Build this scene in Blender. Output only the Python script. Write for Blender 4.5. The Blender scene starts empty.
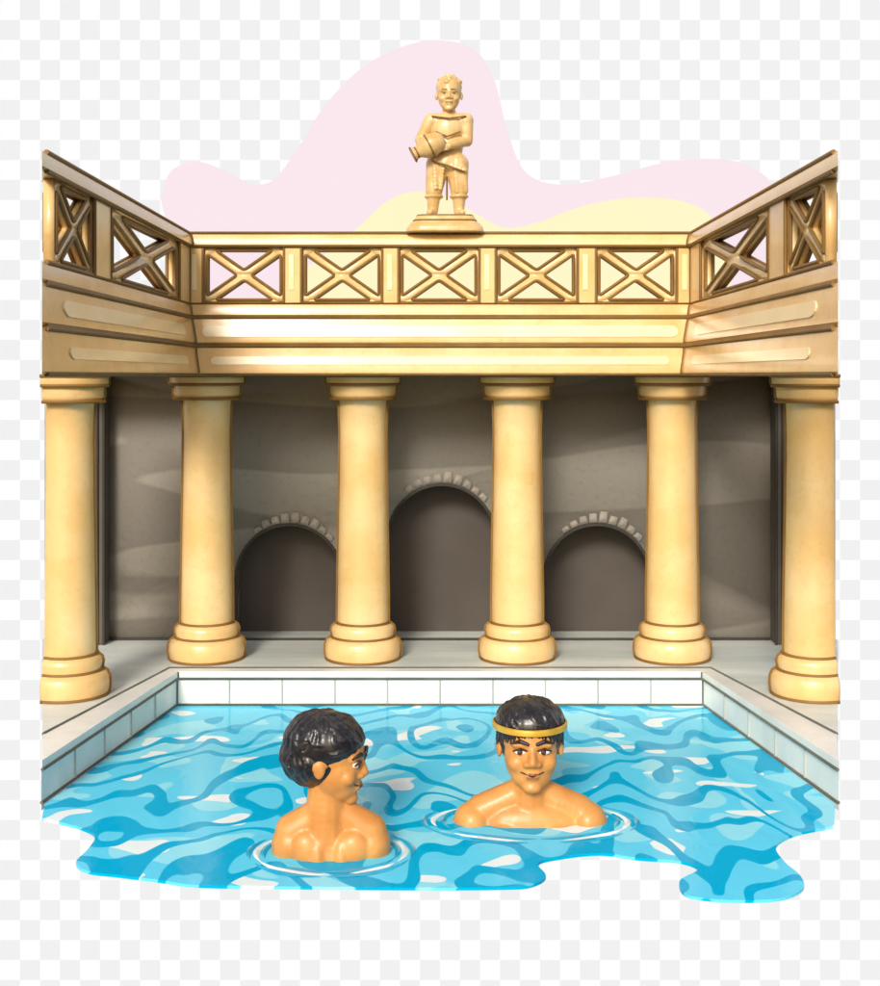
import bpy, bmesh, math, random
import numpy as np
from mathutils import Vector, Matrix
random.seed(7)
S=bpy.context.scene
H=3.31          # eye height above the water (m)
DECK=0.34
F=1300.0
# ------------------------------------------------------------ materials
def srgb(h):
    h=h.lstrip('#'); o=[]
    for i in (0,2,4):
        c=int(h[i:i+2],16)/255
        o.append(c/12.92 if c<=.04045 else ((c+.055)/1.055)**2.4)
    return o
def mat(name,c1,c2=None,rough=.5,scale=3.,detail=4,bump=0.,bscale=30,spec=.5,coat=0.,metal=0.,sss=0.,stretch=(1,1,1),lo=.35,hi=.65,dirt=0.):
    m=bpy.data.materials.new(name); m.use_nodes=True
    n=m.node_tree.nodes; l=m.node_tree.links; b=n['Principled BSDF']
    b.inputs['Roughness'].default_value=rough
    b.inputs['Specular IOR Level'].default_value=spec
    b.inputs['Coat Weight'].default_value=coat
    b.inputs['Coat Roughness'].default_value=.2
    b.inputs['Metallic'].default_value=metal
    if sss: 
        b.inputs['Subsurface Weight'].default_value=sss
        b.inputs['Subsurface Radius'].default_value=(.05,.02,.01)
    tc=n.new('ShaderNodeTexCoord'); mp=n.new('ShaderNodeMapping'); mp.inputs['Scale'].default_value=stretch
    l.new(tc.outputs['Object'],mp.inputs['Vector'])
    nz=n.new('ShaderNodeTexNoise'); nz.inputs['Scale'].default_value=scale; nz.inputs['Detail'].default_value=detail
    l.new(mp.outputs[0],nz.inputs['Vector'])
    r=n.new('ShaderNodeValToRGB'); e=r.color_ramp.elements
    e[0].position=lo; e[1].position=hi
    e[0].color=(*c1,1); e[1].color=(*(c2 or c1),1)
    l.new(nz.outputs['Fac'],r.inputs[0])
    colout=r.outputs[0]
    if dirt:   # fine weathering speckle
        n3=n.new('ShaderNodeTexNoise'); n3.inputs['Scale'].default_value=14; n3.inputs['Detail'].default_value=8; n3.inputs['Roughness'].default_value=.7
        l.new(tc.outputs['Object'],n3.inputs['Vector'])
        mr=n.new('ShaderNodeMapRange'); mr.inputs['From Min'].default_value=.52; mr.inputs['From Max'].default_value=.75; mr.inputs['To Max'].default_value=dirt
        l.new(n3.outputs['Fac'],mr.inputs['Value'])
        mx=n.new('ShaderNodeMix'); mx.data_type='RGBA'; l.new(mr.outputs[0],mx.inputs['Factor']); l.new(colout,mx.inputs[6])
        mx.inputs[7].default_value=(c1[0]*.45,c1[1]*.42,c1[2]*.4,1); colout=mx.outputs[2]
    l.new(colout,b.inputs['Base Color'])
    if bump:
        n2=n.new('ShaderNodeTexNoise'); n2.inputs['Scale'].default_value=bscale; n2.inputs['Detail'].default_value=5
        l.new(tc.outputs['Object'],n2.inputs['Vector'])
        bp=n.new('ShaderNodeBump'); bp.inputs['Strength'].default_value=bump; bp.inputs['Distance'].default_value=.02
        l.new(n2.outputs['Fac'],bp.inputs['Height']); l.new(bp.outputs[0],b.inputs['Normal'])
    return m
def c(h,k=1.): return [min(.95,v*k) for v in srgb(h)]
STONE=mat('honey_stone',c('#DEAE66'),c('#E8C080'),rough=.36,scale=2.2,bump=.08,bscale=22,coat=.5,dirt=.25)
STONE2=mat('honey_stone_light',c('#E5BC7A'),c('#EECC92'),rough=.34,scale=2.,bump=.08,bscale=22,coat=.5,dirt=.22)
PALE=mat('cream_painted_highlight',c('#F1D69C'),c('#F6E0B0'),rough=.3,scale=2.,bump=.06,bscale=22,coat=.5,dirt=.1)  # cream colour standing in for highlights on the stonework
LINE=mat('brown_joint',c('#7A561E'),c('#86642C'),rough=.6)
GOLD=mat('gilded_stone',c('#CFA664'),c('#E2C08A'),rough=.38,scale=6,coat=.25,bump=.1,bscale=40,dirt=.3)
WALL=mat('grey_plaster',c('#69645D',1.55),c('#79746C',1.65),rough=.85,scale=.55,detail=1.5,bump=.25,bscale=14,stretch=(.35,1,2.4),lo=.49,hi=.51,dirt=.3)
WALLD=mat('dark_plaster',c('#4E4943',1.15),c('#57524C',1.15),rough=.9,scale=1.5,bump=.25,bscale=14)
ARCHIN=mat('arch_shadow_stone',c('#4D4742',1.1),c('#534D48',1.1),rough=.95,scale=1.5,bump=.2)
VOUS=mat('arch_stone',c('#757068',1.35),c('#857F76',1.35),rough=.85,scale=5,bump=.3)
DLINE=mat('dark_joint',c('#35322C'),c('#3A3731'),rough=.8)
DECKM=mat('paving_stone',c('#CDD5CF'),c('#E6EAE4'),rough=.42,scale=1.3,detail=3,bump=.08,bscale=25,stretch=(.5,2,1),dirt=.15)
WHITE=mat('white_pool_stone',c('#E2E2DC'),c('#EFEEE8'),rough=.4,scale=3,bump=.08,stretch=(1,1,.5),dirt=.12)
GJ=mat('pool_joint',c('#5C5F58'),c('#6A6D66'),rough=.8)
TJ=mat('tile_joint',c('#A9ACA4'),c('#B5B8B0'),rough=.8)
SKIN=mat('skin',c('#C6833F'),c('#D69750'),rough=.46,scale=5,sss=.04,coat=.15,bump=.07,bscale=45)
SKIN2=mat('skin_lips',c('#9C5A30'),c('#A56438'),rough=.4,scale=4,coat=.1)
HAIR=mat('black_hair',c('#1D1A1C'),c('#2C292B'),rough=.36,scale=12,coat=.25)
EYEW=mat('eye_white',c('#F2EFE6'),c('#F8F5EE'),rough=.2)
GBAND=mat('gold_band',c('#D9A52E'),c('#E8BE50'),rough=.35,metal=.3,scale=8)
BROWN=mat('dark_brown',c('#3F2412'),c('#4A2C18'),rough=.5)
def emis(name,build):
    m=bpy.data.materials.new(name); m.use_nodes=True
    n=m.node_tree.nodes; l=m.node_tree.links; n.remove(n['Principled BSDF'])
    e=n.new('ShaderNodeEmission'); l.new(e.outputs[0],n['Material Output'].inputs['Surface']); build(n,l,e); return m
# ------------------------------------------------------------ helpers
def empty(name,loc=(0,0,0)):
    o=bpy.data.objects.new(name,None); o.location=loc; S.collection.objects.link(o); return o
def finish(name,me,m,parent=None,smooth=True,ang=35):
    o=bpy.data.objects.new(name,me); S.collection.objects.link(o)
    if m: me.materials.clear(); me.materials.append(m)
    if smooth:
        me.shade_smooth(); me.set_sharp_from_angle(angle=math.radians(ang))
    if parent: o.parent=parent
    return o
def mesh(name,v,f,m,parent=None,smooth=True,ang=35):
    me=bpy.data.meshes.new(name); me.from_pydata([tuple(a) for a in v],[],f)
    bm=bmesh.new(); bm.from_mesh(me); bmesh.ops.recalc_face_normals(bm,faces=bm.faces); bm.to_mesh(me); bm.free()
    return finish(name,me,m,parent,smooth,ang)
def box(name,x0,x1,y0,y1,z0,z1,m,parent=None,bev=.01):
    bm=bmesh.new(); bmesh.ops.create_cube(bm,size=1)
    for v in bm.verts: v.co=Vector(((x0+x1)/2+v.co.x*(x1-x0),(y0+y1)/2+v.co.y*(y1-y0),(z0+z1)/2+v.co.z*(z1-z0)))
    if bev: bmesh.ops.bevel(bm,geom=bm.edges[:],offset=bev,segments=2,affect='EDGES')
    me=bpy.data.meshes.new(name); bm.to_mesh(me); bm.free(); return finish(name,me,m,parent)
def tubes(name,polys,rad,m,parent=None):
    cu=bpy.data.curves.new(name,'CURVE'); cu.dimensions='3D'; cu.bevel_depth=rad; cu.bevel_resolution=1; cu.use_fill_caps=True
    for pts,cl in polys:
        s=cu.splines.new('POLY'); s.points.add(len(pts)-1)
        for i,p in enumerate(pts): s.points[i].co=(*p,1)
        s.use_cyclic_u=cl
    cu.materials.append(m)
    o=bpy.data.objects.new(name,cu); S.collection.objects.link(o)
    if parent: o.parent=parent
    return o
def realize(o,name,m,parent):
    dg=bpy.context.evaluated_depsgraph_get()
    me=bpy.data.meshes.new_from_object(o.evaluated_get(dg)); bpy.data.objects.remove(o)
    return finish(name,me,m,parent)
def filled(name,loops,thick,mw,m,parent):
    cu=bpy.data.curves.new(name,'CURVE'); cu.dimensions='2D'; cu.fill_mode='BOTH'; cu.extrude=thick/2
    for pts in loops:
        s=cu.splines.new('POLY'); s.points.add(len(pts)-1)
        for i,p in enumerate(pts): s.points[i].co=(p[0],p[1],0,1)
        s.use_cyclic_u=True
    o=bpy.data.objects.new('tmp',cu); S.collection.objects.link(o)
    o=realize(o,name,m,parent); o.data.transform(mw)
    bm=bmesh.new(); bm.from_mesh(o.data); bmesh.ops.remove_doubles(bm,verts=bm.verts,dist=1e-5)
    bmesh.ops.recalc_face_normals(bm,faces=bm.faces); bm.to_mesh(o.data); bm.free()
    return o
def catmull(pts,n=8,closed=True):
    out=[];N=len(pts)
    for i in range(N if closed else N-1):
        g=lambda k: Vector(pts[(k)%N]) if closed else Vector(pts[max(0,min(N-1,k))])
        p0,p1,p2,p3=g(i-1),g(i),g(i+1),g(i+2)
        for j in range(n):
            t=j/n
            out.append(.5*((2*p1)+(p2-p0)*t+(2*p0-5*p1+4*p2-p3)*t*t+(3*p1-p0-3*p2+p3)*t**3))
    return out
def bisect(o,co,no,fill=True):
    bm=bmesh.new(); bm.from_mesh(o.data)
    r=bmesh.ops.bisect_plane(bm,geom=bm.verts[:]+bm.edges[:]+bm.faces[:],plane_co=co,plane_no=no,clear_outer=True)
    ed=[e for e in r['geom_cut'] if isinstance(e,bmesh.types.BMEdge)]
    if fill and ed:
        try: bmesh.ops.holes_fill(bm,edges=ed,sides=0)
        except Exception: pass
    bm.to_mesh(o.data); bm.free()
# ------------------------------------------------------------ bath house
BH=empty('roman_bath_house')
X0=2.56; YB=13.18
def station(p,z,t=0.):
    x=X0-p; yn=x*F/398+t
    return [(-x,yn,H+z),(-x,YB-p,H+z),(x,YB-p,H+z),(x,yn,H+z)]
def sweep(name,prof,m,lines,lr=.018):
    v=[];f=[];n=len(prof)
    for p,z in prof: v+=station(p,z)
    for i in range(n):
        j=(i+1)%n
        for k in range(3): f.append((i*4+k,i*4+k+1,j*4+k+1,j*4+k))
    f.append([i*4 for i in range(n)]); f.append([i*4+3 for i in range(n)])
    mesh(name,v,f,m,BH,ang=25)
    pl=[(station(*q,.09),False) for q in lines]
    front=[q for q in prof if q[0]>-.1]
    for k in (1,2): pl.append(([station(*q)[k] for q in front],False))
    tubes(name+'_joint_lines',pl,lr,LINE,BH)
sweep('handrail',[(-.12,1.30),(.03,1.30),(.062,1.315),(.062,1.34),(.045,1.40),(.02,1.436),(-.12,1.436)],STONE2,[(.045,1.302),(.025,1.436)])
sweep('bottom_rail',[(-.12,.59),(.04,.59),(.05,.61),(.04,.68),(.02,.728),(-.12,.728)],STONE,[(.045,.59),(.022,.728)])
sweep('cornice',[(-.3,.30),(.075,.30),(.098,.33),(.098,.36),(.075,.47),(.05,.583),(-.3,.583)],STONE,[(.09,.305),(.053,.58)])
sweep('architrave',[(-.3,0),(.11,0),(.135,.02),(.135,.05),(.118,.14),(.105,.22),(.10,.296),(-.3,.296)],STONE,[(.12,.006),(.103,.29)])
def highlight_strip(name,pa,za,pb,zb,xm):  # raised cream strips that paint a highlight along the mouldings
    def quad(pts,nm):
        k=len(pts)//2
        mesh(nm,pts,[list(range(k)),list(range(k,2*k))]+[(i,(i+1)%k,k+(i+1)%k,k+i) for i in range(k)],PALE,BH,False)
    d=.008; h=(zb-za)
    def ring(a,b,r):
        out=[]
        for k in range(9):
            an=-math.pi/2+math.pi*k/8; out.append((b+r*math.cos(an),.5+.5*math.sin(an)))
        for k in range(9):
            an=math.pi/2+math.pi*k/8; out.append((a+r*math.cos(an),.5+.5*math.sin(an)))
        return out
    v=[]
    for dd in (d,-.02):
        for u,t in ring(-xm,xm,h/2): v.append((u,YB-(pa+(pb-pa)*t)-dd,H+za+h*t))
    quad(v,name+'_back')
    for s in (-1,1):
        v=[]
        for dd in (d,-.02):
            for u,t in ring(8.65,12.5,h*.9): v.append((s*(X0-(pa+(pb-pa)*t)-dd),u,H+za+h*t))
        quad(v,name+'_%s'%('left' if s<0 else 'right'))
highlight_strip('cornice_highlight',.0955,.385,.072,.495,2.34)
highlight_strip('architrave_highlight',.1255,.105,.1115,.185,2.26)
def lattice(name,mw,u0,u1,z0,z1):
    w,h=.78,.57; L=u1-u0; su=L/w; sz=(z1-z0)/h
    b=.035; t=.04; m_=h/w; k=t/math.cos(math.atan(m_))
    ur=(h-b-k)/m_
    tr=[[(w-ur,h-b),(ur,h-b),(w/2,h/2+k)],[(w-ur,b),(ur,b),(w/2,h/2-k)],
        [(b,m_*b+k),(b,h-m_*b-k),(w/2-k/m_,h/2)],[(w-b,m_*b+k),(w-b,h-m_*b-k),(w/2+k/m_,h/2)]]
    def rnd(tri):
        out=[]
        for i in range(3):
            P=Vector(tri[i]);A=Vector(tri[i-1]);B=Vector(tri[(i+1)%3])
            a=P+(A-P).normalized()*.03; d=P+(B-P).normalized()*.03
            for q in range(4):
                s=q/3; out.append((a*(1-s)**2+P*2*s*(1-s)+d*s*s))
        return out
    T=lambda p:(u0+p[0]*su,z0+p[1]*sz)
    tris=[[T(p) for p in rnd(x)] for x in tr]
    filled(name,[[(u0,z0),(u1,z0),(u1,z1),(u0,z1)]]+tris,.07,mw,STONE2,BH)
    pl=[]
    for tri in tris:
        for d in (.036,-.036):
            pl.append(([mw@Vector((p[0],p[1],d)) for p in tri],True))
    lo=tubes('tmp',pl,.017,LINE); realize(lo,name+'_joint_lines',LINE,BH)
def frame(org,ux,nz):
    M=Matrix.Identity(4); 
    for i in range(3): M[i][0]=ux[i]; M[i][1]=(0,0,1)[i]; M[i][2]=nz[i]; M[i][3]=org[i]
    return M
Mback=frame((0,YB+.035,H),(1,0,0),(0,-1,0))
pan=[(209,286),(307,384),(404,481),(501,579),(601,678)]
def px2u(px): return (px-443.5)*(YB)/F
for i,(a,b_) in enumerate(pan): lattice('balustrade_lattice_%d'%(i+1),Mback,px2u(a)-.02,px2u(b_)+.02,.728,1.30)
cuts=[191]+[q for ab in pan for q in ab]+[697]
pl=[]
for i in range(0,len(cuts),2):
    xa,xb=px2u(cuts[i]+ (2 if i else 0)),px2u(cuts[i+1]-2)
    box('balustrade_post_%d'%(i//2+1),xa,xb,YB-.035,YB+.09,H+.72,H+1.305,STONE,BH,.012)
    box('post_highlight_%d'%(i//2+1),xa+.05,xa+.10,YB-.045,YB,H+.86,H+1.22,PALE,BH,.004)  # cream strip painting a highlight onto the post face
    for x in (xa,xb): pl.append(([(x,YB-.03,H+.73),(x,YB-.03,H+1.30)],False))
for s in (-1,1):
    nm='left' if s<0 else 'right'
    M=frame((s*(X0+.03),0,H),(0,1,0),(1,0,0))
    lattice('wing_lattice_a_%s'%nm,M,10.0,12.62,.728,1.30)
    lattice('wing_lattice_b_%s'%nm,M,8.60,9.52,.728,1.30)
    for j,(a,b_) in enumerate(((12.62,13.12),(9.52,9.98))):
        xa,xb=sorted((s*(X0-.035),s*(X0+.09)))
        box('wing_post_%s_%d'%(nm,j+1),xa,xb,a,b_,H+.72,H+1.305,STONE,BH,.012)
        for y in (a,b_): pl.append(([(s*(X0-.03),y,H+.73),(s*(X0-.03),y,H+1.30)],False))
tubes('balustrade_post_lines',pl,.016,LINE,BH)
def prism(name,pts,za,zb,m,parent=None,smooth=False):
    n=len(pts); v=[(x,y,za) for x,y in pts]+[(x,y,zb) for x,y in pts]
    f=[list(range(n)),list(range(n,2*n))]+[(i,(i+1)%n,n+(i+1)%n,n+i) for i in range(n)]
    return mesh(name,v,f,m,parent,smooth)
prism('colonnade_roof',[(-3.95,YB+.32),(3.95,YB+.32),(4.6,15.5),(-4.6,15.5)],H+.004,H+.24,STONE,BH)
for s in (-1,1):
    xa,xb=sorted((s*(X0+.31),s*3.5)); box('side_beam_%s'%('left' if s<0 else 'right'),xa,xb,11.9,12.4,H+.004,H+.2,STONE,BH)
# ------------------------------------------------------------ columns
def column(x,y,name,cutx=None,wide=1.0):
    P=[(0,0),(.375,0),(.39,-.01),(.39,-.075),(.375,-.095),(.35,-.11),(.345,-.2),(.325,-.235),(.27,-.255),(.255,-.27),
       (.245,-.6),(.252,-1.2),(.262,-1.8),(.27,-2.3),(.272,-2.58),(.30,-2.60),(.325,-2.62),(.335,-2.66),(.325,-2.71),(.33,-2.735),
       (.375,-2.755),(.395,-2.80),(.40,-2.87),(.39,-2.94),(.375,-2.97),(0,-2.97)]
    N=48; v=[];f=[]
    for r,z in P[1:-1]:
        for k in range(N):
            a=2*math.pi*k/N; v.append((r*math.cos(a)*wide,r*math.sin(a)*wide,z))
    n=len(P)-2
    for i in range(n-1):
        for k in range(N): f.append((i*N+k,i*N+(k+1)%N,(i+1)*N+(k+1)%N,(i+1)*N+k))
    f.append(list(range(N))); f.append([(n-1)*N+k for k in range(N)])
    rot=Matrix.Translation((x,y,H))@Matrix.Rotation(-math.atan2(x,y),4,'Z')
    o=mesh(name,v,f,STONE2,None,ang=50); o.data.transform(rot); o.parent=BH
    pl=[]
    for r,z in ((.392,-.008),(.378,-.098),(.342,-.245),(.28,-2.59),(.33,-2.735),(.385,-2.96)):
        pl.append(([rot@Vector((r*wide*math.cos(a*2*math.pi/N),r*wide*math.sin(a*2*math.pi/N),z)) for a in range(N)],True))
    for s in (-1,1): pl.append(([rot@Vector((s*(r*wide-.002),-.05,z)) for r,z in P[1:-1]],False))
    t=tubes('tmp',pl,.018,LINE); t=realize(t,name+'_joint_lines',LINE,BH)
    if cutx is not None:
        for q in (o,t): bisect(q,(cutx,0,0),(1 if cutx>0 else -1,0,0),fill=(q is o))
for i,x in enumerate((-2.45,-.81,.81,2.44)): column(x,13.66,'column_%d'%(i+1))
column(-3.46,12.1,'column_5',-3.62,.95); column(3.46,12.1,'column_6',3.62,.95)
# ------------------------------------------------------------ back wall with arches
YW=14.57
arches=[(-1.69,.59,-1.68),(0.02,.60,-1.233),(1.76,.59,-1.68)]
def archpts(cx,r,top,n=24,grow=0):
    zs=top-r; pts=[(cx-r-grow,-2.97-.0)]
    for k in range(n+1):
        a=math.pi-math.pi*k/n; pts.append((cx+(r+grow)*math.cos(a),zs+(r+grow)*math.sin(a)))
    pts.append((cx+r+grow,-2.97)); return pts
z0=-2.97
outer=[(-4.43,z0)]
for a in arches: outer+=archpts(*a)
outer+=[(4.43,z0),(4.43,.0),(-4.43,.0)]
Mw=frame((0,YW+.1,H),(1,0,0),(0,-1,0))
filled('arcade_wall',[outer],.2,Mw,WALL,BH)
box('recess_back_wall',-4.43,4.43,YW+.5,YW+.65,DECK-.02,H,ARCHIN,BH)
pl=[]
for j,(cx,r,top) in enumerate(arches):
    pl.append(([Mw@Vector((p[0],p[1],.105)) for p in archpts(cx,r,top)],False))
    zs=top-r; n=9
    a0,a1=math.radians(40),math.radians(128)
    for i in range(n):
        b0=a0+(a1-a0)*(i+.04)/n; b1=a0+(a1-a0)*(i+.96)/n
        th=.05+.06*math.sin(math.pi*(i+.5)/n)+random.uniform(-.015,.02)
        loop=[]
        for k in range(5): a=b0+(b1-b0)*k/4; loop.append((cx+(r+.03)*math.cos(a),zs+(r+.03)*math.sin(a)))
        for k in range(5): a=b1-(b1-b0)*(k*.7+.6)/4; loop.append((cx+(r+.03+th)*math.cos(a),zs+(r+.03+th)*math.sin(a)))
        filled('arch_stone_%d_%d'%(j+1,i+1),[loop],.03,frame((0,YW-.005,H),(1,0,0),(0,-1,0)),VOUS,BH)
for s in (-1,1):
    xa,xb=sorted((s*3.70,s*4.33))
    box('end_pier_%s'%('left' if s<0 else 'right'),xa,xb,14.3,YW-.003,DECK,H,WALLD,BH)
    pl.append(([(s*3.70,14.3,DECK),(s*3.70,14.3,H)],False)); pl.append(([(s*3.77,14.29,DECK),(s*3.77,14.29,H)],False))
pl.append(([(-4.3,YW-.01,DECK+.01),(4.3,YW-.01,DECK+.01)],False))
tubes('wall_joint_lines',pl,.018,DLINE,BH)
# ------------------------------------------------------------ paving & pool
prism('pavement',[(-4.46,15.6),(4.46,15.6),(4.46,14.57),(3.28,10.73),(2.74,13.15),(-2.74,13.15),(-3.28,10.73),(-4.46,14.57)],.0,DECK,DECKM)
PO=empty('swimming_pool')
inn=[(-3.06,10.0),(-2.62,13.0),(2.62,13.0),(3.06,10.0)]
out=[(-3.277,10.735),(-2.737,13.147),(2.737,13.147),(3.277,10.735)]
def ustrip(name,A,B,za,zb,m):
    v=[];f=[]
    for z in (za,zb):
        v+=[(x,y,z) for x,y in A]; v+=[(x,y,z) for x,y in B]
    for k in range(3):
        f+=[(k,k+1,5+k,4+k),(8+k,9+k,13+k,12+k),(k,k+1,9+k,8+k),(4+k,5+k,13+k,12+k)]
    f+=[(0,4,12,8),(3,7,15,11)]
    return mesh(name,v,f,m,PO,False)
ustrip('coping',inn,out,DECK-.065,DECK+.006,WHITE)
inw=[(-3.075,10.03),(-2.635,13.015),(2.635,13.015),(3.075,10.03)]
ustrip('pool_wall',inw,[(x*1.012,y+.1) for x,y in out],-.05,DECK-.067,WHITE)
pl=[([(x,y,DECK+.006) for x,y in out],False),([(x,y,DECK-.066) for x,y in inn],False),([(x,y,.01) for x,y in inw],False)]
for k in (1,2): pl.append(([(inn[k][0],inn[k][1],DECK),(inn[k][0],inn[k][1],DECK-.06)],False)); pl.append(([(inw[k][0],inw[k][1],DECK-.06),(inw[k][0],inw[k][1],0)],False))
tubes('pool_edge_lines',pl,.014,GJ,PO)
jl=[]
for i in range(1,10):
    x=-2.635+5.27*i/10; jl.append(([(x,13.01,.02),(x,13.01,DECK-.07)],False))
for s in (-1,1):
    for i in range(1,5):
        t=i/5; x=s*(2.635+.44*t); y=13.015-2.985*t
        jl.append(([(x-s*.004,y,.02),(x-s*.004,y,DECK-.07)],False))
tubes('tile_joints',jl,.009,TJ,PO)
def Wp(px,py):
    d=H*F/(py-375); return ((px-440)*d/F,d)
blob=[(42,818),(60,822),(82,828),(95,836),(88,849),(76,862),(88,871),(120,875),(160,880),(200,885),(300,886.5),(420,887.5),(500,887),(530,885),(546,876),(538,863),(560,857),(600,853),(640,858),(680,861),(698,869),(680,880),(684,893),(705,898),(740,900),(780,898),(803,888),(800,875),(785,862),(776,846),(795,834),(834,826)]
front=[tuple(p) for p in catmull([Wp(*b) for b in blob],5,False)]+[Wp(834,826)]
m=bpy.data.materials.new('pool_water'); m.use_nodes=True
n=m.node_tree.nodes; l=m.node_tree.links; b=n['Principled BSDF']
b.inputs['Roughness'].default_value=.1; b.inputs['IOR'].default_value=1.12; b.inputs['Specular IOR Level'].default_value=.5
tc=n.new('ShaderNodeTexCoord')
def noise(scale,sx,sy,off,detail=1,dist=0.):
    mp=n.new('ShaderNodeMapping'); mp.inputs['Scale'].default_value=(sx,sy,1); mp.inputs['Location'].default_value=off
    l.new(tc.outputs['Object'],mp.inputs['Vector'])
    z=n.new('ShaderNodeTexNoise'); z.inputs['Scale'].default_value=scale; z.inputs['Detail'].default_value=detail; z.inputs['Distortion'].default_value=dist
    l.new(mp.outputs[0],z.inputs['Vector']); return z.outputs['Fac']
def math_(op,a,bv):
    q=n.new('ShaderNodeMath'); q.operation=op
    for i,t in enumerate((a,bv)):
        if t is None: continue
        if isinstance(t,(int,float)): q.inputs[i].default_value=t
        else: l.new(t,q.inputs[i])
    return q.outputs[0]
def step(val,a,bb):
    q=n.new('ShaderNodeMapRange'); q.inputs['From Min'].default_value=a; q.inputs['From Max'].default_value=bb; q.interpolation_type='SMOOTHSTEP'
    l.new(val,q.inputs['Value']); return q.outputs[0]
def mix(f,a,bb):
    q=n.new('ShaderNodeMix'); q.data_type='RGBA'; l.new(f,q.inputs['Factor'])
    for s_,t in ((6,a),(7,bb)):
        if isinstance(t,(list,tuple)): q.inputs[s_].default_value=(*t,1)
        else: l.new(t,q.inputs[s_])
    return q.outputs[2]
sx=n.new('ShaderNodeSeparateXYZ'); l.new(tc.outputs['Object'],sx.inputs[0])
wA=noise(1.0,1.0,.6,(3,1,0),1.0,.6); wB=noise(1.0,2.6,1.2,(5,2,3),.5,.3)
ph=math_('ADD',math_('MULTIPLY',sx.outputs['Y'],1.45),math_('ADD',math_('MULTIPLY',wA,5.4),math_('MULTIPLY',wB,1.8)))
fr=math_('FRACT',ph,None)
wid=math_('ADD',.09,math_('MULTIPLY',noise(1.0,1.4,1.4,(2,8,1),0,0),.14))
band=step(math_('SUBTRACT',math_('ABSOLUTE',math_('SUBTRACT',fr,.5),None),wid),.015,-.010)
n2=noise(1.0,1.8,1.6,(9,4,0),.5,.5); pale=step(n2,.57,.585)
n3=noise(1.0,2.2,3.0,(1,7,0),.3,.3); wht=step(n3,.665,.675)  # white water highlights put into the base colour by noise
col=mix(pale,c('#60D0F0',1.1),c('#90DEF4',1.1))
col=mix(wht,col,c('#EEFAFE'))
col=mix(band,col,c('#00AEDA',1.05))
l.new(col,b.inputs['Base Color'])
bn=noise(5,1,.6,(0,0,0),3,.5); bp=n.new('ShaderNodeBump'); bp.inputs['Strength'].default_value=.25; bp.inputs['Distance'].default_value=.03
l.new(bn,bp.inputs['Height']); l.new(bp.outputs[0],b.inputs['Normal'])
WATER=m
ww=[(-3.05,10.03),(-2.63,13.012),(2.63,13.012),(3.05,10.03)]
prism('water',ww[::1]+front[::-1],-.02,0,WATER)
# ------------------------------------------------------------ background & clouds
DB=40.
def B(px,py,d): return ((px-440)*d/F,H-(py-375)*d/F)
def chk(n,l,e):
    t=n.new('ShaderNodeTexCoord'); mp=n.new('ShaderNodeMapping'); q=20*DB/F
    mp.inputs['Location'].default_value=(0,0.5,-(H+375*DB/F)/q+200)
    mp.inputs['Scale'].default_value=(1/q,0,1/q)
    l.new(t.outputs['Object'],mp.inputs['Vector'])
    k=n.new('ShaderNodeTexChecker'); k.inputs['Scale'].default_value=1
    k.inputs['Color1'].default_value=(1,1,1,1); k.inputs['Color2'].default_value=(*srgb('#F1F1F1'),1)
    l.new(mp.outputs[0],k.inputs['Vector']); l.new(k.outputs[0],e.inputs[0])
CH=emis('checkered_backdrop',chk)  # backdrop glows by itself to stay evenly bright
mesh('background',[(-90,DB,-60),(90,DB,-60),(90,DB,80),(-90,DB,80)],[(0,1,2,3)],CH,None,False)
def flat(h,h2):
    def f(n,l,e):
        t=n.new('ShaderNodeTexCoord'); z=n.new('ShaderNodeTexNoise'); z.inputs['Scale'].default_value=.15
        r=n.new('ShaderNodeValToRGB'); r.color_ramp.elements[0].color=(*srgb(h),1); r.color_ramp.elements[1].color=(*srgb(h2),1)
        l.new(t.outputs['Object'],z.inputs['Vector']); l.new(z.outputs['Fac'],r.inputs[0]); l.new(r.outputs[0],e.inputs[0])
    return f
PINK=emis('pink_cloud_light',flat('#FBE6EE','#FCE9F0')); YEL=emis('yellow_cloud_light',flat('#FEF7C6','#FFF9CD'))  # clouds give off their own flat brightness through emission
pink=[(165,215),(164,190),(173,170),(198,162),(225,171),(252,184),(275,179),(300,145),(325,106),(360,70),(400,48),(440,41),(474,50),(494,80),(507,130),(525,172),(560,185),(610,177),(660,164),(710,159),(748,166),(775,190),(780,240),(760,290),(600,320),(300,320),(200,300)]
yel=[(295,300),(330,250),(358,228),(385,203),(412,192),(445,196),(478,215),(505,228),(540,222),(580,207),(630,198),(680,201),(710,216),(722,245),(712,300),(500,330)]
Mb=lambda d:frame((0,d,0),(1,0,0),(0,-1,0))
filled('pink_cloud',[[B(p[0],p[1],39.6) for p in catmull([Vector((*q,0)) for q in pink],8)]],.1,Mb(39.6),PINK,None)
filled('yellow_cloud',[[B(p[0],p[1],39.3) for p in catmull([Vector((*q,0)) for q in yel],8)]],.1,Mb(39.3),YEL,None)
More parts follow.
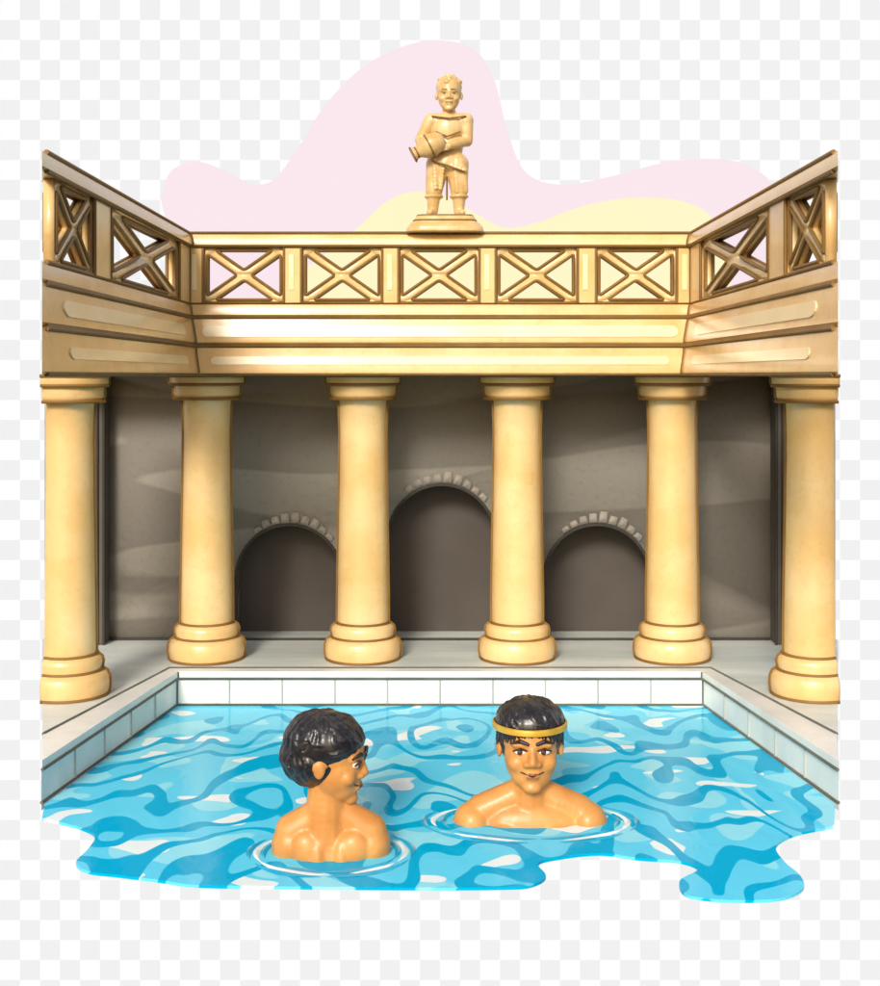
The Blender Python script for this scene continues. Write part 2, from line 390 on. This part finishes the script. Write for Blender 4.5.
# ------------------------------------------------------------ figures (one continuous remeshed surface each)
_T={}
def sph(seg):
    if seg not in _T:
        bm=bmesh.new(); bmesh.ops.create_uvsphere(bm,u_segments=seg,v_segments=max(4,seg*2//3),radius=1)
        bm.verts.index_update()
        _T[seg]=(np.array([v.co[:] for v in bm.verts]),[[v.index for v in f.verts] for f in bm.faces]); bm.free()
    return _T[seg]
class Blob:
    def __init__(s): s.v=[]; s.f=[]; s.n=0
    def ell(s,cen,r,M=None,rot=None,seg=20):
        T=Matrix.Translation(cen)
        if rot: T=T@rot
        T=T@Matrix.Diagonal((*r,1))
        if M: T=M@T
        T=np.array(T); V,Fc=sph(seg)
        s.v.append(V@T[:3,:3].T+T[:3,3]); n0=s.n
        s.f+=[[i+n0 for i in q] for q in Fc]; s.n+=len(V)
    def cap(s,a,b,ra,rb,M=None,n=9):
        a,b=Vector(a),Vector(b)
        for i in range(n):
            t=i/(n-1); s.ell(a.lerp(b,t),[ra+(rb-ra)*t]*3,M,seg=14)
    def done(s,name,m,parent,voxel=None,smooth=0,cutz=None):
        me=bpy.data.meshes.new(name); me.from_pydata(np.concatenate(s.v).tolist(),[],s.f)
        if voxel:
            o=bpy.data.objects.new('tmp',me); S.collection.objects.link(o)
            r=o.modifiers.new('r','REMESH'); r.mode='VOXEL'; r.voxel_size=voxel
            if smooth:
                q=o.modifiers.new('s','SMOOTH'); q.factor=.5; q.iterations=smooth
            o=realize(o,name,m,parent)
        else: o=finish(name,me,m,parent)
        if cutz is not None: bisect(o,(0,0,cutz),(0,0,-1))
        o.data.shade_smooth(); return o
def head(bl,M,nose=1.):
    e=lambda c_,r,rot=None: bl.ell(c_,r,M,rot)
    e((0,.05,.12),(.355,.43,.38)); e((0,-.08,-.1),(.31,.29,.36)); e((0,-.13,-.29),(.24,.2,.18)); e((0,-.25,-.42),(.12,.09,.07))
    for s in (-1,1):
        e((s*.17,-.24,-.14),(.115,.1,.1)); e((s*.36,.04,-.03),(.035,.075,.115)); e((s*.38,.06,.0),(.025,.08,.07))
        e((s*.06,-.375,-.14),(.05,.045,.038)); bl.cap((s*.05,-.345,.075),(s*.2,-.31,.07),.04,.035,M,6)
    bl.cap((0,-.345,.05),(0,-.41*nose,-.115),.035,.052,M,8)
    bl.cap((-.06,-.335,-.245),(.06,-.335,-.245),.03,.03,M,5); bl.cap((-.05,-.335,-.29),(.05,-.335,-.29),.03,.03,M,5)
def face(parent,M,s,look=(0,0)):
    w=Blob(); 
    for k in (-1,1): w.ell((k*.135,-.325,.0),(.068,.042,.034),M)
    w.done('eye_whites',EYEW,parent)
    w=Blob()
    for k in (-1,1):
        w.ell((k*.135+look[0],-.36,.0+look[1]),(.032,.014,.031),M)
        w.cap((k*.06,-.352,.014),(k*.135,-.377,.038),.012,.015,M,8); w.cap((k*.135,-.377,.038),(k*.215,-.335,.012),.015,.011,M,8)
    w.done('irises_and_lashes',BROWN,parent)
    w=Blob()
    for k in (-1,1):
        w.cap((k*.055,-.392,.095),(k*.14,-.375,.125),.021,.024,M,9); w.cap((k*.14,-.375,.125),(k*.245,-.31,.09),.024,.012,M,9)
    w.done('eyebrows',HAIR,parent)
    w=Blob()
    w.cap((-.10,-.325,-.243),(-.03,-.357,-.256),.012,.018,M,8); w.cap((-.03,-.357,-.256),(.03,-.357,-.256),.018,.018,M,5); w.cap((.03,-.357,-.256),(.10,-.325,-.243),.018,.012,M,8)
    w.cap((-.05,-.35,-.288),(.05,-.35,-.288),.018,.018,M,8)
    w.done('lips',SKIN2,parent,None)
    w=Blob(); w.cap((-.13,-.322,-.232),(0,-.376,-.27),.008,.010,M,12); w.cap((0,-.376,-.27),(.13,-.322,-.232),.010,.008,M,12)
    w.done('mouth_line',BROWN,parent)
def hair(name,parent,M,shells,keep,n,size,seed,vox=.0085):
    random.seed(seed); bl=Blob()
    for cen,r in shells: bl.ell(cen,r,M,seg=28)
    cnt=0;tries=0
    while cnt<n and tries<n*60:
        tries+=1
        cen,r=random.choice(shells)
        d=Vector((random.gauss(0,1),random.gauss(0,1),random.gauss(0,1))).normalized()
        p=Vector((cen[0]+d.x*r[0],cen[1]+d.y*r[1],cen[2]+d.z*r[2]))
        if not keep(p): continue
        cnt+=1
        nrm=Vector((d.x/r[0],d.y/r[1],d.z/r[2])).normalized()
        crown=Vector((0,.12,.6)); down=(p-crown); down-=nrm*down.dot(nrm)
        if down.length<1e-3: down=Vector((1,0,0))
        down.normalize(); side=nrm.cross(down).normalized()
        a=random.gauss(0,.45); dd=(down*math.cos(a)+side*math.sin(a)); ss=nrm.cross(dd)
        k=size*random.uniform(.7,1.2)
        for q in range(9):
            t=q/8-.5
            pt=p+dd*(t*k*3.2)+ss*(math.sin(t*6)*k*.3)-nrm*(t*t*k*1.6)
            rr=k*.32*(1-abs(t)*1.2)
            bl.ell(pt,(rr,rr,rr),M,seg=8)
    return bl.done(name,HAIR,parent,vox,1)
def swimmer_front():
    E=empty('swimmer',(.669,9.64,0)); s=.635
    M=Matrix.Translation((0,0,.562))@Matrix.Rotation(math.radians(-4),4,'X')@Matrix.Scale(s,4)
    b=Blob(); head(b,M)
    b.cap((0,.05,.05),(0,.03,.42),.16,.13)
    for k in (-1,1):
        b.cap((k*.03,.05,.22),(k*.36,.04,.07),.11,.12); b.ell((k*.43,.02,-.01),(.14,.15,.15))
        b.cap((k*.45,.02,-.02),(k*.49,.0,-.3),.13,.11)
        b.ell((k*.17,-.07,-.10),(.2,.12,.13))
    b.ell((0,.03,-.04),(.44,.18,.22))
    b.done('body',SKIN,E,.011,9,cutz=-.12)
    face(E,M,s,(-.008,0))
    hair('hair',E,M,[((0,.07,.26),(.405,.44,.30)),((0,.12,.08),(.385,.42,.36))],lambda p:(p.z>.19 and not(p.y<-.2 and p.z<.22)) or (p.y>.05 and p.z>-.1) or (abs(p.x)>.24 and p.z>.05 and p.y<0),330,.06,3)
    w=Blob(); random.seed(5)
    for i in range(30):
        a=-math.pi*(.03+.94*i/29); x=.365*math.cos(a); y=.05+.41*math.sin(a)
        ln=.03+.12*abs(math.cos(a))**1.5+random.uniform(0,.03)
        w.cap((x,y,.21),(x+random.uniform(-.03,.03),y,.20-ln),.036,.010,M,8)
    w.done('fringe',HAIR,E)
    v=[];f=[];N=64
    for a in range(N):
        t=a*2*math.pi/N
        for dr,dz in ((0,-.038),(.02,-.030),(.024,0),(.02,.030),(0,.038)):
            v.append(M@Vector(((.418+dr)*math.cos(t),.06+(.462+dr)*math.sin(t),.245+dz+.03*math.sin(t))))
    for a in range(N):
        b2=(a+1)%N
        for k in range(5): f.append((a*5+k,a*5+(k+1)%5,b2*5+(k+1)%5,b2*5+k))
    mesh('headband',v,f,GBAND,E)
    return E
def swimmer_back():
    E=empty('swimmer',(-.756,9.02,0)); s=.61
    M=Matrix.Translation((.0,0,.65))@Matrix.Rotation(math.radians(80),4,'Z')@Matrix.Rotation(math.radians(3),4,'X')@Matrix.Scale(s,4)
    b=Blob(); head(b,M,.97)
    b.cap((-.04,.0,.1),(-.02,.0,.5),.165,.135)
    for k in (-1,1):
        b.cap((k*.04,0,.30),(k*.27,0,.15),.10,.12); b.ell((k*.285,0,.06),(.128,.14,.15))
        b.cap((k*.30,0,.05),(k*.31,-.02,-.3),.115,.10)
        b.ell((k*.15,-.10,.05),(.12,.08,.14),None,Matrix.Rotation(k*.4,4,'Y'))
        b.ell((k*.08,-.1,-.06),(.075,.10,.22))
    b.ell((0,0,-.02),(.32,.17,.26))
    b.done('body',SKIN,E,.011,8,cutz=-.12)
    face(E,M,s)
    hair('hair',E,M,[((0,.09,.2),(.41,.46,.34)),((0,.17,.02),(.40,.41,.34))],lambda p:(p.z>.24 and p.y>-.36) or (p.y>.14 and p.z>-.30) or (p.y>-.2 and p.z>.15),420,.075,11)
    return E
swimmer_front(); swimmer_back()
RIP=mat('ripple_foam',c('#D8F3FA'),c('#F0FBFD'),rough=.15,scale=5)
RIPD=mat('ripple_blue',c('#0AA6CF'),c('#14B0D8'),rough=.15,scale=5)
def ripple(cx,cy,rx,ry,name):
    E=empty(name,(cx,cy,0)); random.seed(int(cx*100)%50)
    for mi,(sc,mm) in enumerate(((1.08,RIPD),(1.2,RIP),(1.32,RIPD))):
        v=[];f=[]
        for seg in ((-20,40),(140,205),(212,268),(280,330)):
            a0,a1=[math.radians(q+random.uniform(-12,12)) for q in seg]
            base=len(v)
            for k in range(25):
                t=k/24; a=a0+(a1-a0)*t; w_=.022*math.sin(math.pi*t)+.002
                for d_,z_ in ((-w_,.002),(0,.010*math.sin(math.pi*t)+.003),(w_,.002)): v.append(((rx*sc+d_)*math.cos(a),(ry*sc+d_*1.6)*math.sin(a),z_))
            for k in range(24):
                q=base+k*3; f+=[(q,q+1,q+4,q+3),(q+1,q+2,q+5,q+4)]
        mesh('ring_%d'%(mi+1),v,f,mm,E)
ripple(-.756,9.02,.43,.34,'water_ripple'); ripple(.669,9.64,.60,.34,'water_ripple')
# ------------------------------------------------------------ statue
def statue():
    E=empty('statue',(.05,13.26,H+1.61))
    q=97.7
    def P(px,py,y=0): return Vector(((px-445)/q,y,(217-py)/q))
    lv=[(.39,-.172),(.395,-.15),(.385,-.115),(.35,-.075),(.315,-.05),(.305,-.02),(.295,-.003),(.28,0)]
    v=[];f=[];K=32
    def sq(w,a):
        p=5.; cx,sy=math.cos(a),math.sin(a); r=(abs(cx)**p+abs(sy)**p)**(-1/p); return (w*r*cx,w*.6*r*sy)
    for w_,z in lv:
        for k in range(K): x,y=sq(w_,2*math.pi*k/K+.05); v.append((x,y,z))
    for i in range(len(lv)-1):
        for k in range(K): f.append((i*K+k,i*K+(k+1)%K,(i+1)*K+(k+1)%K,(i+1)*K+k))
    f+=[list(range(K)),[(len(lv)-1)*K+k for k in range(K)]]
    mesh('plinth',v,f,GOLD,E,ang=60)
    tubes('plinth_lines',[([v[i*K+k] for k in range(K)],True) for i in (0,4,7)],.012,LINE,E)
    M=Matrix.Translation(P(449,96,-.02))@Matrix.Scale(.36,4)
    b=Blob(); head(b,M)
    b.cap(P(449,118),P(449,106),.075,.065)
    b.ell(P(448,130),(.175,.12,.19)); b.ell(P(448,148),(.155,.115,.16)); b.ell(P(447,163),(.175,.13,.12))
    b.cap(P(432,121),P(466,121),.08,.08)
    b.cap(P(431,121),P(421,140,.02),.078,.062); b.cap(P(421,140,.02),P(424,151,-.14),.06,.042)
    b.cap(P(466,121),P(467,141,.0),.078,.062); b.cap(P(467,141,0),P(449,149,-.18),.06,.038)
    for hx,hy,dx in ((424,151,1),(447,150,-1)):
        b.ell(P(hx,hy,-.17),(.045,.03,.04))
        for k in range(4):
            a=P(hx,hy-2.5+k*1.7,-.185); ln=(.045,.055,.052,.04)[k]
            b.cap(a,a+Vector((dx*ln,-.02,-.01)),.014,.013,None,5); b.cap(a+Vector((dx*ln,-.02,-.01)),a+Vector((dx*(ln+.02),.02,-.02)),.013,.011,None,4)
        b.cap(P(hx,hy-3,-.17),P(hx+dx*3,hy-6,-.19),.015,.012,None,5)
    b.cap(P(438,165),P(434,192,-.03),.125,.088,n=12); b.cap(P(434,192,-.03),P(433,211,.0),.078,.055); 
    b.cap(P(457,165),P(459,192,-.02),.125,.088,n=12); b.cap(P(459,192,-.02),P(459,211,0),.078,.055)
    for x_,yy in ((434,197),(459,197)): b.ell(P(x_,yy,-.01),(.10,.10,.03))
    b.cap(P(433,213.5,.03),P(430,214,-.13),.046,.034); b.cap(P(459,213.5,.03),P(462,214,-.13),.046,.034)
    b.cap(P(433,160,-.08),P(464,172,-.10),.035,.04); b.cap(P(464,172,-.09),P(466,192,-.06),.035,.025)
    b.cap(P(434,160,-.1),P(436,190,-.12),.025,.02); b.cap(P(444,165,-.11),P(441,190,-.1),.022,.018); b.cap(P(455,170,-.11),P(457,193,-.1),.022,.018)
    # short wavy hair with a small tuft
    random.seed(21)
    b.ell((0,.08,.24),(.375,.42,.30),M)
    for i in range(34):
        a=random.uniform(0,2*math.pi); t=random.uniform(.15,1.0)
        p=Vector((.36*math.cos(a)*t,.08+.41*math.sin(a)*t,.24+.29*math.sqrt(max(0,1-t*t*.95)))); b.ell(p,(.07,.07,.06),M,seg=10)
    b.cap((-.08,-.02,.52),(-.02,-.05,.60),.07,.04,M,5); b.cap((.08,0,.52),(.13,-.02,.58),.06,.035,M,5)
    b.done('figure',GOLD,E,.0095,2)
    pr=[(.0,-.20),(.05,-.195),(.095,-.15),(.118,-.06),(.112,.02),(.07,.085),(.05,.11),(.075,.14),(.078,.16),(0,.155)]
    v=[];f=[];N=20
    for r,z in pr[1:-1]:
        for k in range(N): v.append((r*math.cos(2*math.pi*k/N),r*math.sin(2*math.pi*k/N),z))
    n_=len(pr)-2
    for i in range(n_-1):
        for k in range(N): f.append((i*N+k,i*N+(k+1)%N,(i+1)*N+(k+1)%N,(i+1)*N+k))
    f+=[list(range(N)),[(n_-1)*N+k for k in range(N)]]
    j=mesh('amphora',v,f,GOLD,None,ang=60); T=Matrix.Translation(P(427,151,-.20))@Matrix.Rotation(math.radians(-118),4,'Y'); j.data.transform(T); j.parent=E
    tubes('amphora_rings',[([T@Vector((r*math.cos(a*.3142),r*math.sin(a*.3142),z)) for a in range(20)],True) for r,z in ((.078,.155),(.118,-.03),(.055,.11))],.009,LINE,E)
    w=Blob()
    for k in (-1,1): 
        w.ell((k*.13,-.345,.0),(.05,.02,.026),M); w.cap((k*.06,-.385,.09),(k*.2,-.35,.095),.016,.012,M,7)
    w.cap((-.08,-.36,-.262),(.08,-.36,-.262),.015,.015,M,9)
    w.done('carved_face_lines',LINE,E)
    tubes('tunic_folds',[([P(432,118,-.085),P(449,121,-.132),P(466,118,-.085)],False),([P(432,163,-.14),P(447,168,-.16),P(465,174,-.14)],False),([P(447,178,-.1),P(447,200,-.0)],False),([P(436,134,-.12),P(447,139,-.14),P(460,134,-.12)],False)],.009,LINE,E)
statue()
# ------------------------------------------------------------ light
w=bpy.data.worlds.new('World'); S.world=w; w.use_nodes=True
n=w.node_tree.nodes; l=w.node_tree.links
sk=n.new('ShaderNodeTexSky'); sk.sky_type='NISHITA'; sk.sun_disc=False
el=28; az=14
sk.sun_elevation=math.radians(el); sk.sun_rotation=math.radians(180+az); sk.dust_density=3; sk.ozone_density=.7
l.new(sk.outputs[0],n['Background'].inputs['Color']); n['Background'].inputs['Strength'].default_value=.135
sd=bpy.data.lights.new('sun','SUN'); sd.energy=2.75; sd.angle=math.radians(14); sd.color=(1,.95,.87)
so=bpy.data.objects.new('sun',sd); so.rotation_euler=(math.radians(90-el),0,math.radians(-az)); S.collection.objects.link(so)
cd=bpy.data.cameras.new('camera'); co=bpy.data.objects.new('camera',cd); S.collection.objects.link(co)
co.location=(0,0,H); co.rotation_euler=(math.radians(90),0,0)
cd.sensor_fit='HORIZONTAL'; cd.sensor_width=36; cd.lens=36*F/880; cd.shift_y=-118/880; cd.clip_end=500
S.camera=co
S.view_settings.view_transform='Standard'; S.view_settings.look='None'; S.view_settings.exposure=0
